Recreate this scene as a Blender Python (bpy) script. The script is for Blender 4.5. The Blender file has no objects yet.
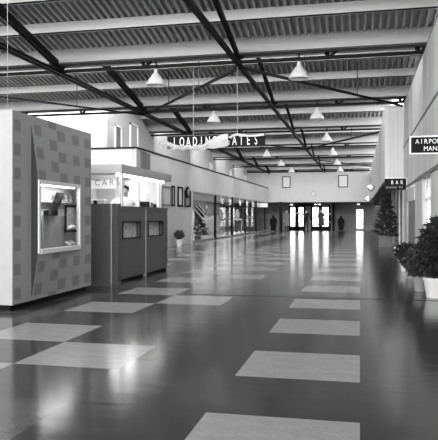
import bpy, bmesh, math, random
from mathutils import Vector, Matrix
random.seed(7)
sc = bpy.context.scene
COL = sc.collection
H = 1.193                      # camera height
D = 6.2                        # bay depth
B0 = 14.3                      # first valley beam
ORD = ['first', 'second', 'third', 'fourth', 'fifth', 'sixth', 'seventh', 'eighth', 'ninth', 'tenth',
       'eleventh', 'twelfth', 'thirteenth', 'fourteenth', 'fifteenth']

# ------------------------------------------------------------------ materials
def mat(name, g, rough=.6, noise=0, nscale=4, bump=0, spec=.5, metal=0, emit=0, stretch=None, g2=None, coat=0):
    m = bpy.data.materials.new(name); m.use_nodes = True
    nt = m.node_tree; b = nt.nodes['Principled BSDF']
    c = (g, g, g, 1) if not isinstance(g, tuple) else g + (1,)
    b.inputs['Base Color'].default_value = c
    b.inputs['Roughness'].default_value = rough
    b.inputs['Specular IOR Level'].default_value = spec
    b.inputs['Metallic'].default_value = metal
    b.inputs['Coat Weight'].default_value = coat
    if emit:
        b.inputs['Emission Color'].default_value = (1, 1, 1, 1)
        b.inputs['Emission Strength'].default_value = emit
    if noise or bump:
        tc = nt.nodes.new('ShaderNodeTexCoord'); mp = nt.nodes.new('ShaderNodeMapping')
        n = nt.nodes.new('ShaderNodeTexNoise'); n.inputs['Scale'].default_value = nscale
        n.inputs['Detail'].default_value = 5
        nt.links.new(tc.outputs['Object'], mp.inputs['Vector']); nt.links.new(mp.outputs[0], n.inputs['Vector'])
        if stretch: mp.inputs['Scale'].default_value = stretch
        if noise:
            r = nt.nodes.new('ShaderNodeValToRGB')
            lo = max(0, g*(1-noise)); hi = g*(1+noise) if g2 is None else g2
            r.color_ramp.elements[0].position = .3; r.color_ramp.elements[1].position = .7
            r.color_ramp.elements[0].color = (lo, lo, lo, 1); r.color_ramp.elements[1].color = (hi, hi, hi, 1)
            nt.links.new(n.outputs[0], r.inputs[0]); nt.links.new(r.outputs[0], b.inputs['Base Color'])
        if bump:
            bp = nt.nodes.new('ShaderNodeBump'); bp.inputs['Strength'].default_value = bump
            bp.inputs['Distance'].default_value = .02
            nt.links.new(n.outputs[0], bp.inputs['Height']); nt.links.new(bp.outputs[0], b.inputs['Normal'])
    return m

def plank_mat(name, g, axis, width=.16):
    """vertical boards: tone changes from board to board, fine grain, dark joint lines"""
    m = bpy.data.materials.new(name); m.use_nodes = True
    nt = m.node_tree; L = nt.links.new; b = nt.nodes['Principled BSDF']; b.inputs['Roughness'].default_value = .55
    tc = nt.nodes.new('ShaderNodeTexCoord'); sp = nt.nodes.new('ShaderNodeSeparateXYZ'); L(tc.outputs['Object'], sp.inputs[0])
    def mth(op, a, c=None):
        n = nt.nodes.new('ShaderNodeMath'); n.operation = op
        if isinstance(a, (int, float)): n.inputs[0].default_value = a
        else: L(a, n.inputs[0])
        if c is not None:
            if isinstance(c, (int, float)): n.inputs[1].default_value = c
            else: L(c, n.inputs[1])
        return n.outputs[0]
    u = mth('DIVIDE', sp.outputs[axis], width)
    fl = mth('FLOOR', u)
    fr = mth('FRACT', u)
    w = nt.nodes.new('ShaderNodeTexWhiteNoise'); w.noise_dimensions = '1D'; L(fl, w.inputs['W'])
    mp = nt.nodes.new('ShaderNodeMapping'); mp.inputs['Scale'].default_value = (14, 14, .7); L(tc.outputs['Object'], mp.inputs['Vector'])
    n = nt.nodes.new('ShaderNodeTexNoise'); n.inputs['Scale'].default_value = 1.5; n.inputs['Detail'].default_value = 5; L(mp.outputs[0], n.inputs['Vector'])
    t = mth('ADD', mth('MULTIPLY', w.outputs['Value'], .3), mth('MULTIPLY', n.outputs[0], .3))
    joint = mth('MULTIPLY', mth('LESS_THAN', fr, .08), .22)
    val = mth('MULTIPLY', mth('SUBTRACT', mth('ADD', t, .7), joint), g)
    cb = nt.nodes.new('ShaderNodeCombineXYZ')
    for i in range(3): L(val, cb.inputs[i])
    L(cb.outputs[0], b.inputs['Base Color'])
    return m

def floor_mat(name, g, hi, rough=.15):
    m = bpy.data.materials.new(name); m.use_nodes = True
    nt = m.node_tree; L = nt.links.new; b = nt.nodes['Principled BSDF']
    tc = nt.nodes.new('ShaderNodeTexCoord'); mp = nt.nodes.new('ShaderNodeMapping'); mp.inputs['Scale'].default_value = (1.0, 1.9, 1)
    mp.inputs['Rotation'].default_value = (0, 0, .5)
    L(tc.outputs['Object'], mp.inputs['Vector'])
    n = nt.nodes.new('ShaderNodeTexNoise'); n.inputs['Scale'].default_value = 5; n.inputs['Detail'].default_value = 8; n.inputs['Roughness'].default_value = .7
    L(mp.outputs[0], n.inputs['Vector'])
    n3 = nt.nodes.new('ShaderNodeTexNoise'); n3.inputs['Scale'].default_value = 45; n3.inputs['Detail'].default_value = 6
    L(mp.outputs[0], n3.inputs['Vector'])
    mx = nt.nodes.new('ShaderNodeMath'); mx.operation = 'MULTIPLY_ADD'; mx.inputs[1].default_value = .5
    h2 = nt.nodes.new('ShaderNodeMath'); h2.operation = 'MULTIPLY'; h2.inputs[1].default_value = .5
    L(n.outputs[0], h2.inputs[0]); L(n3.outputs[0], mx.inputs[0]); L(h2.outputs[0], mx.inputs[2])
    r = nt.nodes.new('ShaderNodeValToRGB'); r.color_ramp.elements[0].position = .30; r.color_ramp.elements[1].position = .72
    r.color_ramp.elements[0].color = (g, g, g, 1); r.color_ramp.elements[1].color = (hi, hi, hi, 1)
    L(mx.outputs[0], r.inputs[0]); L(r.outputs[0], b.inputs['Base Color']); b.inputs['Specular IOR Level'].default_value = .38
    n2 = nt.nodes.new('ShaderNodeTexNoise'); n2.inputs['Scale'].default_value = .9; n2.inputs['Detail'].default_value = 3
    L(tc.outputs['Object'], n2.inputs['Vector'])
    mr = nt.nodes.new('ShaderNodeMapRange'); mr.inputs['From Min'].default_value = .3; mr.inputs['From Max'].default_value = .7
    mr.inputs['To Min'].default_value = rough*.9; mr.inputs['To Max'].default_value = rough*1.12
    L(n2.outputs[0], mr.inputs['Value']); L(mr.outputs[0], b.inputs['Roughness'])
    n4 = nt.nodes.new('ShaderNodeTexNoise'); n4.inputs['Scale'].default_value = 3.0
    mp4 = nt.nodes.new('ShaderNodeMapping'); mp4.inputs['Scale'].default_value = (.5, 2.5, 1); L(tc.outputs['Object'], mp4.inputs['Vector']); L(mp4.outputs[0], n4.inputs['Vector'])
    bp = nt.nodes.new('ShaderNodeBump'); bp.inputs['Strength'].default_value = .16; bp.inputs['Distance'].default_value = .01
    L(n4.outputs[0], bp.inputs['Height']); L(bp.outputs[0], b.inputs['Normal'])
    return m

def glass_mat(name, op=.12, rough=.03):
    m = bpy.data.materials.new(name); m.use_nodes = True
    nt = m.node_tree; nt.nodes.clear(); L = nt.links.new
    o = nt.nodes.new('ShaderNodeOutputMaterial'); t = nt.nodes.new('ShaderNodeBsdfTransparent'); t.inputs[0].default_value = (.93, .93, .93, 1)
    g = nt.nodes.new('ShaderNodeBsdfGlossy'); g.inputs['Roughness'].default_value = rough
    x = nt.nodes.new('ShaderNodeMixShader'); x.inputs[0].default_value = op
    L(t.outputs[0], x.inputs[1]); L(g.outputs[0], x.inputs[2]); L(x.outputs[0], o.inputs[0])
    return m

M = dict(
    nearw=mat('white_plaster', .55, .7, .03, 1.5),
    deck=mat('corrugated_deck', .37, .6, .12, 3),
    beam=mat('painted_beam', .35, .5, .07, 2, stretch=(.3, 3, 6)),
    purlin=mat('painted_purlin', .44, .5, .06, 2, stretch=(.3, 3, 6)),
    steel=mat('black_steel', .006, .6, spec=.12),
    steel2=mat('dark_steel', .03, .6, spec=.2),
    white=mat('white_paint', .78, .5, .04, 2),
    upper=mat('upper_wall_plaster', .42, .7, .04, 1.5),
    fascia=mat('fascia_plaster', .46, .7, .05, 1.2),
    leftwall=mat('left_wall_panel', .40, .6, .08, 2, stretch=(1, 1, .2)),
    farwall=mat('far_wall_plaster', .40, .7, .03, 1),
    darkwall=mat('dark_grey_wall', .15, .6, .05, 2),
    planky=plank_mat('pale_boards_long', .44, 1), plankx=plank_mat('pale_boards_end', .48, 0, .13),
    lapis=mat('cap_dark', .015, .6, spec=.15), cap=mat('grey_cap', .12, .5),
    fdark=floor_mat('floor_dark', .018, .050), fmed=floor_mat('floor_medium', .055, .10),
    fwhite=floor_mat('floor_light', .20, .34, .19), fdark2=floor_mat('floor_dark_left', .024, .060),
    fgap=mat('joint_strip', .012, .5),
    klight=mat('kiosk_light_block', .34, .7, .06, 40), kdark=mat('kiosk_dark_block', .22, .7, .08, 40),
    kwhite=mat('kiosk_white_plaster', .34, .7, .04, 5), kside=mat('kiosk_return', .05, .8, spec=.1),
    black=mat('matt_black', .008, .6, spec=.12), wood=mat('dark_wood', .075, .4, .25, 6, stretch=(8, 8, .5)),
    wood2=mat('dark_wood_face', .095, .4, .2, 5, stretch=(6, 6, .6)), strip=mat('pale_edge_strip', .30, .4),
    canopy=mat('canopy_paint', .38, .5, .04, 3), ltext=mat('letter_white', .85, .5), gtext=mat('letter_grey', .36, .5),
    tube=mat('lamp_tube', .9, .5, emit=5), sgl=mat('lit_sign_white', .85, .5, emit=.05),
    board=mat('sign_board_black', .008, .6, spec=.1), lamp=mat('lamp_enamel', .68, .3, coat=.4), lampin=mat('lamp_inside', .8, .5),
    cord=mat('pale_cord', .3, .6), glass=glass_mat('window_glass'), glass2=glass_mat('case_glass', .06),
    leaf=mat('leaf_dark', .026, .6, .6, 9, spec=.2), leaf2=mat('leaf_mid', .055, .6, .5, 9, spec=.2), stem=mat('plant_stem', .06, .8),
    petal=mat('petal_white', .75, .6), pot=mat('white_pot', .60, .5, .06, 6), pot2=mat('grey_pot', .25, .6, .1, 6),
    boxp=mat('planter_box', .12, .6, .1, 6), skin=mat('skin', .36, .6), hair=mat('hair_dark', .015, .6),
    coat_b=mat('coat_black', .007, .8, spec=.1), coat_g=mat('coat_grey', .035, .8, spec=.1), coat_l=mat('coat_light_grey', .12, .8, spec=.1), coat_m=mat('coat_mid', .012, .8, spec=.1),
    trous=mat('trousers_dark', .02, .8, spec=.1), shirt=mat('shirt_white', .75, .7), paper=mat('paper', .75, .7),
    pic=mat('picture_tones', .03, .9, .8, 14, spec=0), picl=mat('picture_light', .5, .6, .45, 18), ctan=mat('display_board', .38, .7, .1, 8),
    cback=mat('display_back', .62, .7, .05, 3), cfloor=mat('display_cloth', .2, .8, .2, 7),
    chrome=mat('dull_metal', .5, .25, metal=.8), deckout=mat('gravel_outside', .6, .9),
    paintw=mat('window_paint', .5, .8), paintg=mat('window_paint_grey', .22, .8), foil=mat('white_tinsel', .45, .4, .1, 20, bump=.3),
    booth_back=mat('booth_back_wall', .62, .6, .08, 6), dpane=mat('dim_pane', .14, .2), lpane=mat('pale_pane', .5, .3),
)

# ------------------------------------------------------------------ mesh builder
class MB:
    def __init__(s): s.v = []; s.f = []; s.m = []
    def face(s, pts, mi=0):
        n = len(s.v); s.v += [tuple(p) for p in pts]; s.f.append(tuple(range(n, n+len(pts)))); s.m.append(mi)
    def box(s, x0, x1, y0, y1, z0, z1, mi=0):
        n = len(s.v)
        s.v += [(x0,y0,z0),(x1,y0,z0),(x1,y1,z0),(x0,y1,z0),(x0,y0,z1),(x1,y0,z1),(x1,y1,z1),(x0,y1,z1)]
        for q in ((0,3,2,1),(4,5,6,7),(0,1,5,4),(1,2,6,5),(2,3,7,6),(3,0,4,7)):
            s.f.append(tuple(n+i for i in q)); s.m.append(mi)
        return s
    def bar(s, p, q, w, h=None, mi=0):
        """rectangular bar from p to q, w wide, h high"""
        h = h or w; p = Vector(p); q = Vector(q); d = (q-p).normalized()
        side = d.cross(Vector((0,0,1)))
        if side.length < 1e-3: side = Vector((1,0,0))
        side.normalize(); up = side.cross(d).normalized()
        n = len(s.v)
        for e in (p, q):
            for a, b in ((-1,-1),(1,-1),(1,1),(-1,1)): s.v.append(tuple(e+side*a*w/2+up*b*h/2))
        for fq in ((0,1,2,3),(7,6,5,4),(0,4,5,1),(1,5,6,2),(2,6,7,3),(3,7,4,0)):
            s.f.append(tuple(n+i for i in fq)); s.m.append(mi)
        return s
    def tube(s, p, q, r0, r1=None, seg=10, mi=0, cap=True):
        r1 = r0 if r1 is None else r1; p = Vector(p); q = Vector(q); d = (q-p).normalized()
        a = d.orthogonal().normalized(); b = d.cross(a); n = len(s.v)
        for e, r in ((p, r0), (q, r1)):
            for i in range(seg):
                t = 2*math.pi*i/seg; s.v.append(tuple(e+a*math.cos(t)*r+b*math.sin(t)*r))
        for i in range(seg):
            j = (i+1) % seg; s.f.append((n+i, n+j, n+seg+j, n+seg+i)); s.m.append(mi)
        if cap:
            s.f.append(tuple(n+seg-1-i for i in range(seg))); s.m.append(mi)
            s.f.append(tuple(n+seg+i for i in range(seg))); s.m.append(mi)
        return s
    def lathe(s, prof, cx=0, cy=0, cz=0, seg=24, mi=0, mi_f=None):
        n = len(s.v)
        for r, z in prof:
            for i in range(seg):
                t = 2*math.pi*i/seg; s.v.append((cx+r*math.cos(t), cy+r*math.sin(t), cz+z))
        for k in range(len(prof)-1):
            for i in range(seg):
                j = (i+1) % seg
                s.f.append((n+k*seg+i, n+k*seg+j, n+(k+1)*seg+j, n+(k+1)*seg+i)); s.m.append(mi if mi_f is None else mi_f(k))
        return s
    def taper_box(s, cx, cy, w0, d0, w1, d1, z0, z1, mi=0):
        n = len(s.v)
        for w, d, z in ((w0, d0, z0), (w1, d1, z1)):
            s.v += [(cx-w/2,cy-d/2,z),(cx+w/2,cy-d/2,z),(cx+w/2,cy+d/2,z),(cx-w/2,cy+d/2,z)]
        for q in ((0,3,2,1),(4,5,6,7),(0,1,5,4),(1,2,6,5),(2,3,7,6),(3,0,4,7)):
            s.f.append(tuple(n+i for i in q)); s.m.append(mi)
        return s
    def build(s, name, mats, parent=None, smooth=False, bevel=0):
        me = bpy.data.meshes.new(name); me.from_pydata(s.v, [], s.f)
        if not isinstance(mats, (list, tuple)): mats = [mats]
        for m in mats: me.materials.append(m)
        for p, i in zip(me.polygons, s.m): p.material_index = i; p.use_smooth = smooth
        me.update()
        o = bpy.data.objects.new(name, me); COL.objects.link(o)
        if parent:
            o.parent = parent; o.matrix_parent_inverse = Matrix.Identity(4)
        if bevel:
            b = o.modifiers.new('bevel', 'BEVEL'); b.width = bevel; b.segments = 2; b.limit_method = 'ANGLE'
        return o

def local(mb, root):
    """shift builder's world coordinates into the root's frame"""
    inv = Matrix.LocRotScale(root.location, root.rotation_euler.to_quaternion(), None).inverted()
    mb.v = [tuple(inv @ Vector(v)) for v in mb.v]; return mb

def tag(o, label=None, cat=None, group=None, kind=None):
    if label: o['label'] = label
    if cat: o['category'] = cat
    if group: o['group'] = group
    if kind: o['kind'] = kind
    return o
def thing(name, label, cat, loc=(0,0,0), rz=0, group=None):
    o = bpy.data.objects.new(name, None); COL.objects.link(o); o.empty_display_size = .1
    o.location = loc; o.rotation_euler = (0,0,rz); return tag(o, label, cat, group)
def struct(name, mb, mats, label=None, **k):
    o = mb.build(name, mats, **k); o['kind'] = 'structure'; 
    if label: o['label'] = label
    return o
def dup(root, loc, rz=None, label=None):
    r = root.copy(); COL.objects.link(r); r.location = loc
    if rz is not None: r.rotation_euler = (0,0,rz)
    if label: r['label'] = label
    for ch in list(root.children):
        c = ch.copy(); COL.objects.link(c); c.parent = r; c.matrix_parent_inverse = Matrix.Identity(4)
        for g in list(ch.children):
            e = g.copy(); COL.objects.link(e); e.parent = c; e.matrix_parent_inverse = Matrix.Identity(4)
    return r
def letters(name, items, material, parent, loc, size, xs=1.0, extrude=.004):
    """items: (character, x, z) in the sign plane; every letter its own part, facing -y"""
    for txt, px, pz in items:
        cu = bpy.data.curves.new('t', 'FONT'); cu.body = txt; cu.size = size; cu.extrude = extrude; cu.align_x = 'CENTER'
        cu.resolution_u = 3
        ob = bpy.data.objects.new('t', cu); COL.objects.link(ob)
        bpy.context.view_layer.update()
        me = bpy.data.meshes.new_from_object(ob.evaluated_get(bpy.context.evaluated_depsgraph_get()))
        for v in me.vertices: v.co = (v.co.x*xs, -v.co.z, v.co.y)
        bpy.data.objects.remove(ob); bpy.data.curves.remove(cu); me.name = name
        me.materials.clear(); me.materials.append(material); me.update()
        o = bpy.data.objects.new(name, me); COL.objects.link(o); o.parent = parent
        o.location = (loc[0]+px, loc[1], loc[2]+pz)

def wall_holes(axis, c0, c1, u0, u1, z0, z1, holes):
    """slab normal to axis ('x'/'y') between c0..c1; u along the other axis; holes = (u0,u1,z0,z1)"""
    us = sorted({u0, u1, *[h[0] for h in holes], *[h[1] for h in holes]}); zs = sorted({z0, z1, *[h[2] for h in holes], *[h[3] for h in holes]})
    mb = MB()
    for i in range(len(us)-1):
        for j in range(len(zs)-1):
            um = (us[i]+us[i+1])/2; zm = (zs[j]+zs[j+1])/2
            if any(h[0] < um < h[1] and h[2] < zm < h[3] for h in holes): continue
            if axis == 'x': mb.box(c0, c1, us[i], us[i+1], zs[j], zs[j+1])
            else: mb.box(us[i], us[i+1], c0, c1, zs[j], zs[j+1])
    return mb

S = .9144; T0 = 3.77           # tile pitch, first row edge
# ------------------------------------------------------------------ floor
mb = MB()
XL, XR, YB, YF = -14.2, 2.4, -6, 60
cols = [-14.2] + [-i*S for i in range(15, -1, -1) if -i*S > -14.2] + [2.4]
k0 = -10
rows = [YB] + [T0+k*S for k in range(-10, 62) if YB < T0+k*S < YF] + [YF]
def tile(ci, k):
    if ci < 0: return 0
    if ci == 0: return 2 if (k % 2 == 1 and k >= -1) else 0
    if ci == 1: return 0 if k < 16 else (1 if k % 2 == 0 else 0)
    if ci == 2: return 2 if k in (1, 5) or (k >= 9 and k % 2 == 1) else (1 if k % 2 == 1 and k > -3 else 3)
    if ci == 3: return 2 if k % 2 == 0 and k >= 0 else (3 if k < 3 else 3)
    if ci in (4, 6, 8): return 1 if k % 2 == 1 else 3
    return 2 if (k % 2 == 0 and k > 8) else 3
for i in range(len(cols)-1):
    for j in range(len(rows)-1):
        xm = (cols[i]+cols[i+1])/2; ym = (rows[j]+rows[j+1])/2
        ci = math.floor(-xm/S); k = math.floor((ym-T0)/S)
        mb.face([(cols[i],rows[j],0),(cols[i+1],rows[j],0),(cols[i+1],rows[j+1],0),(cols[i],rows[j+1],0)], tile(ci, k))
struct('floor', mb, [M['fdark'], M['fmed'], M['fwhite'], M['fdark2']])
mb = MB(); mb.box(-2.6, 1.3, 9.42, 9.46, 0, .003)
struct('trim_1', mb, M['fgap'], 'thin dark joint strip set across the tiled floor')
mb = MB(); mb.box(-60, 40, -60, 140, -.12, -.06)
struct('floor_outside', mb, M['deckout'], 'pale apron outside beyond the end doors')

# ------------------------------------------------------------------ roof
def roof_x(k):                 # left and right end of bay k
    return -14.0, (2.2 if k <= 1 else 1.2)
NB = 7
SLOPE = math.tan(math.radians(12))
zc = lambda zp: H+zp
for k in range(-3, NB+1):
    x0, x1 = roof_x(k); y1 = B0+D*k; y0 = y1-D
    if k == NB: break
    per = .16; mb = MB(); nP = int((x1-x0)/per)
    pr = [(0, 0), (.056, 0), (.062, .11), (.154, .11), (.16, 0)]
    def zz(y): return zc(4.05)+(y1-y)*SLOPE
    pts = []
    for i in range(nP):
        for q in pr[:-1]: pts.append((x0+i*per+q[0], q[1]))
    n = len(pts)
    for (x, dz) in pts: mb.v.append((x, y0, zz(y0)+dz)); 
    for (x, dz) in pts: mb.v.append((x, y1+.12, zz(y1+.12)+dz))
    for (x, dz) in pts: mb.v.append((x, y0, zz(y0)+dz+.03))
    for (x, dz) in pts: mb.v.append((x, y1+.12, zz(y1+.12)+dz+.03))
    for i in range(n-1):
        mb.f.append((i, i+1, n+i+1, n+i)); mb.m.append(0)
        mb.f.append((2*n+i, 3*n+i, 3*n+i+1, 2*n+i+1)); mb.m.append(0)
    struct('ceiling', mb, M['deck'], 'corrugated metal roof deck sloping down away from the camera')
def nm(k):                     # words for the bay
    return ORD[k] if 0 <= k < 15 else ''
short = lambda k: nm(k) if k >= 0 else {-1: 'overhead', -2: 'hidden nearer', -3: 'hidden rearmost'}[k]
behind = {-1: 'just overhead before the nearest beam in view', -2: 'above the camera', -3: 'behind the camera'}
AX = [-7.22, -2.74]
for k in range(-3, NB):
    x0, x1 = roof_x(k); y = B0+D*k-(.5 if k == 6 else 0)
    w = f'{nm(k)} from the camera' if k >= 0 else behind[k]
    xr = 2.2 if k < 2 else .9
    t = thing('roof_truss', f'pale valley beam with black bottom chord across the hall, {short(k)} from the camera', 'roof truss', (0, y, zc(3.6)))
    b = MB(); b.box(x0, xr, 0, .05, .14, .46)            # face
    b.box(x0, xr, .05, .40, .14, .19); b.box(x0, xr, .36, .41, .10, .50); b.box(x0, xr, .125, .15, .40, .60)
    b.build('valley_beam', M['beam'], t)
    b = MB(); b.box(x0, xr, .17, .22, .10, .143); b.build('flange', M['steel2'], t)
    c = MB(); c.box(x0, xr-.05, .28, .36, -.035, .035); c.build('bottom_chord', M['steel'], t)
    for px in (-13.9, -11.7, -9.45, -7.22, -4.98, -2.74, -.60, 1.36):
        if px > xr: continue
        wb = MB(); wb.bar((px-.12, .32, .03), (px-.14, .3, .17), .09, .05); wb.bar((px-.06, .32, .02), (px+.13, .3, .17), .07, .05)
        wb.build('web_brace', M['steel'], t)
    # clerestory frame above the valley (faces down the hall)
    wf = MB(); wf.box(x0, xr, .38, .44, .50, .56); wf.box(x0, xr, .38, .44, 1.66, 1.74)
    n = int((xr-x0)/1.1)
    for i in range(n+1): wf.box(x0+i*1.1, x0+i*1.1+.04, .38, .44, .56, 1.66)
    wf.build('clerestory_frame', M['steel2'], t)
    for j in range(1, 5):
        yy = y-1.25*j; zt = zc(4.05)+SLOPE*1.25*j
        p = MB(); p.box(x0, x1-.03, yy, yy+.04, zt-.235, zt); p.box(x0, x1-.03, yy, yy+.1, zt-.235, zt-.215)
        o = p.build('purlin', M['purlin'])
        o.location = (0, 0, 0)
        tag(o, f'pale roof purlin, {["lowest","second lowest","third lowest","highest"][j-1]} of four before the {short(k)} valley beam', 'purlin', 'purlins under the roof deck')
    for ai, a in enumerate(AX):
        r = MB(); ya, yb = y-5.6, y-.02
        za = zc(3.72)+SLOPE*5.6; zb = zc(3.72)
        if a < -5:
            r.bar((a-.035, ya, za), (a-.035, yb, zb), .05, .16); r.bar((a+.045, ya, za), (a+.045, yb, zb), .04, .16)
            r.bar((a, yb, zb-.03), (a+.02, yb+.36, zb-.14), .1, .08)
        else:
            r.bar((a, ya, za), (a, yb, zb), .085, .12); r.bar((a, yb, zb-.02), (a, yb+.34, zb-.12), .07, .07)
        tag(r.build('sloping_strut', M['steel']), f'black sloping strut on the {"left" if ai == 0 else "right"} longitudinal tie, ending at the {short(k)} valley beam', 'roof strut')
for ai, a in enumerate(AX):
    c = MB(); z = zc(3.60)-.07
    if ai == 0:
        c.box(a-.10, a-.04, -5.5, 51.4, z-.05, z+.02); c.box(a+.04, a+.10, -5.5, 51.4, z-.05, z+.02)
        for k in range(-18, 38): c.box(a-.04, a+.04, B0+.3+1.55*k-.03, B0+.3+1.55*k+.03, z-.045, z+.01) if -5.4 < B0+.3+1.55*k < 51 else None
    else:
        c.box(a-.05, a+.05, -5.5, 51.4, z-.05, z+.03)
    tag(c.build('longitudinal_tie', M['steel']), ['black double steel tie running the length of the hall near the left gallery', 'black single steel tie running the length of the hall over its middle'][ai], 'roof tie')
nd = lambda a, k: (a, B0+.32+D*k, zc(3.48))
braces = [(nd(-7.22, 1), nd(-2.74, 0), 'between double and middle ties, first bay', .06), (nd(-2.74, 0), nd(1.30, 1), 'right of middle tie, first bay', .06),
          (nd(-11.7, 0), nd(-7.22, 1), 'left of double tie, first bay', .05), (nd(.8, 2), nd(-2.74, 3), 'right of middle tie, third bay', .07),
          (nd(-7.22, 2), nd(-2.74, 3), 'between the ties, third bay', .06), (nd(.8, 5), nd(-2.74, 4), 'right of middle tie, fifth bay', .07)]
for p, q, w, s_ in braces:
    b = MB(); b.bar(p, q, s_, s_); tag(b.build('diagonal_brace', M['steel']), 'thin black cross brace below the roof, ' + w, 'roof brace')
def deck_z(y):
    k = math.ceil((y-B0)/D-1e-6); return zc(4.05)+SLOPE*(B0+D*k-y)
for i, (p, q, w, s_) in enumerate(braces[:4]):
    for j, f in enumerate((.33, .66)):
        x = p[0]+(q[0]-p[0])*f; y = p[1]+(q[1]-p[1])*f
        b = MB(); b.tube((x, y, p[2]), (x, y, deck_z(y)), .014, seg=6)
        tag(b.build('hanger_rod', M['steel2']), f'thin hanger rod {["near the front","near the back"][(j if p[1] < q[1] else 1-j)]} of the brace {w}', 'rod', 'rods between the cross braces and the deck')

# roof edge board and outer walls
mb = wall_holes('y', -6.3, -6.0, -14.3, 2.5, 0, 7.2, [(-13+i*2.45, -13+i*2.45+2.2, .9, 4.2) for i in range(6)])
struct('wall_back', mb, M['white'])
mb = MB(); mb.box(-14.3, -14.0, -6, 58, 0, 7.2); struct('wall_outer', mb, M['white'])
mb = MB(); mb.box(2.25, 2.5, -6, 21.4, 3.4, 7.2); struct('wall_right_outer', mb, M['darkwall'])

# ------------------------------------------------------------------ right side
mb = MB(); mb.box(1.36, 1.52, -6, 21.2, 3.42, zc(3.58)); struct('wall_right_upper', mb, M['planky'])
mb = MB(); mb.box(1.36, 1.46, -6, 21.2, 2.14, 3.40); struct('wall_right', mb, M['planky'])
mb = MB(); mb.box(1.345, 1.36, -6, 21.2, 3.385, 3.425); struct('trim_2', mb, M['cap'], 'dark lap line along the pale right wall')
mb = MB(); mb.box(1.33, 1.36, -6, 21.2, 2.05, 2.10); struct('trim_3', mb, M['cap'], 'head rail above the right-hand shopfronts')
mb = MB(); mb.box(1.36, 1.40, -6, 21.2, zc(3.58), zc(3.58)+.03); struct('trim_4', mb, M['lapis'], 'dark top edge of the pale right wall')
# projecting block over the far right side
mb = MB(); mb.box(.78, 2.4, 21.2, 21.28, 2.36, zc(3.56)); struct('wall_right_block_end', mb, M['plankx'])
mb = MB(); mb.box(.78, .86, 21.28, 51.5, 2.36, zc(3.45)); struct('wall_right_block', mb, M['planky'])
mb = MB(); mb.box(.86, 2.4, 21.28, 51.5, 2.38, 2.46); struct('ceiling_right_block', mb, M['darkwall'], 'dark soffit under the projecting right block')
# shop front line
def post(y0, y1, x0=1.36, x1=1.46, z=2.08, m='planky', z0=0):
    b = MB(); b.box(x0, x1, y0, y1, z0, z); return b
seg = MB()
for y0, y1 in ((-6, -5.7), (-3, -2.7), (0, .3), (3, 3.3), (6, 6.3), (9.0, 9.3), (11.9, 13.1), (14.9, 16.8), (19.4, 21.15)):
    seg.box(1.36, 1.47, y0, y1, 0, 2.07)
seg.box(1.36, 1.5, 17.0, 19.4, 1.62, 1.98)
struct('wall_right_piers', seg, M['planky'], 'pale boarded piers between the right-hand shopfronts')
mb = MB(); mb.box(1.38, 1.42, 16.82, 19.38, 0.02, 1.62); struct('door_1', mb, M['cap'], 'dark door between pale piers on the right')
nw = 1
for y0, y1 in ((-5.7, -3), (-2.7, 0), (.3, 3), (3.3, 6), (6.3, 9), (9.3, 11.9), (13.1, 14.9)):
    t = bpy.data.objects.new(f'window_{nw}', None); COL.objects.link(t); t.location = (1.42, y0, 0); t['kind'] = 'structure'; t['label'] = 'tall shop window in the right wall'; nw += 1
    L_ = y1-y0
    f = MB(); f.box(0, .06, 0, .06, 0, 2.07); f.box(0, .06, L_-.06, L_, 0, 2.07); f.box(0, .06, L_/2-.03, L_/2+.03, 0, 2.07)
    f.box(0, .06, 0, L_, 2.01, 2.07); f.box(0, .06, 0, L_, 1.55, 1.6); f.box(0, .06, 0, L_, 0, .45); f.build('window_frame', M['white'], t)
    g = MB(); g.box(.025, .035, .05, L_-.05, .45, 2.02); g.build('window_pane', M['glass'], t)
mb = MB(); mb.box(2.4, 2.5, -6, 14.9, 0, 2.3); struct('wall_right_rooms', mb, M['fascia'], 'back wall of the rooms behind the shop windows')
mb = MB(); mb.box(1.5, 2.4, -6, 21.2, 2.1, 2.2); struct('ceiling_right_rooms', mb, M['white'])
# far right arcade posts
mb = MB(); mb.box(1.9, 2.0, 21.2, 54.6, 0, 2.38); struct('wall_right_arcade', mb, M['darkwall'])
i = 0; y = 22.3
while y < 51:
    b = MB(); b.box(1.40, 1.45, y, y+.3, 0, 2.38)
    tag(b.build('arcade_post', M['strip'] if i % 4 == 3 else M['planky']), f'pale flat post under the projecting right block, {ORD[i]} beyond its near end', 'post', 'posts under the right block'); i += 1; y += 1.9+.1*i

# ------------------------------------------------------------------ left side
mb = MB(); mb.box(-7.45, -7.3, 20.2, 51.5, 2.32, 3.47); struct('wall_left_fascia', mb, M['fascia'])
mb = MB(); mb.box(-7.48, -7.26, 20.2, 51.5, 3.47, 3.52); mb.box(-14, -7.26, 20.14, 20.2, 3.47, 3.52)
struct('trim_5', mb, M['lapis'], 'dark cap rail along the gallery edge')
mb = MB(); mb.box(-14, -7.46, 20.2, 20.35, 0, 3.47); struct('wall_left_near', mb, M['nearw'], 'white wall facing the camera below the gallery')
mb = MB(); mb.box(-14, -7.45, 20.35, 54.6, 2.32, 2.42); struct('ceiling_left', mb, M['fascia'], 'gallery floor slab')
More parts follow.
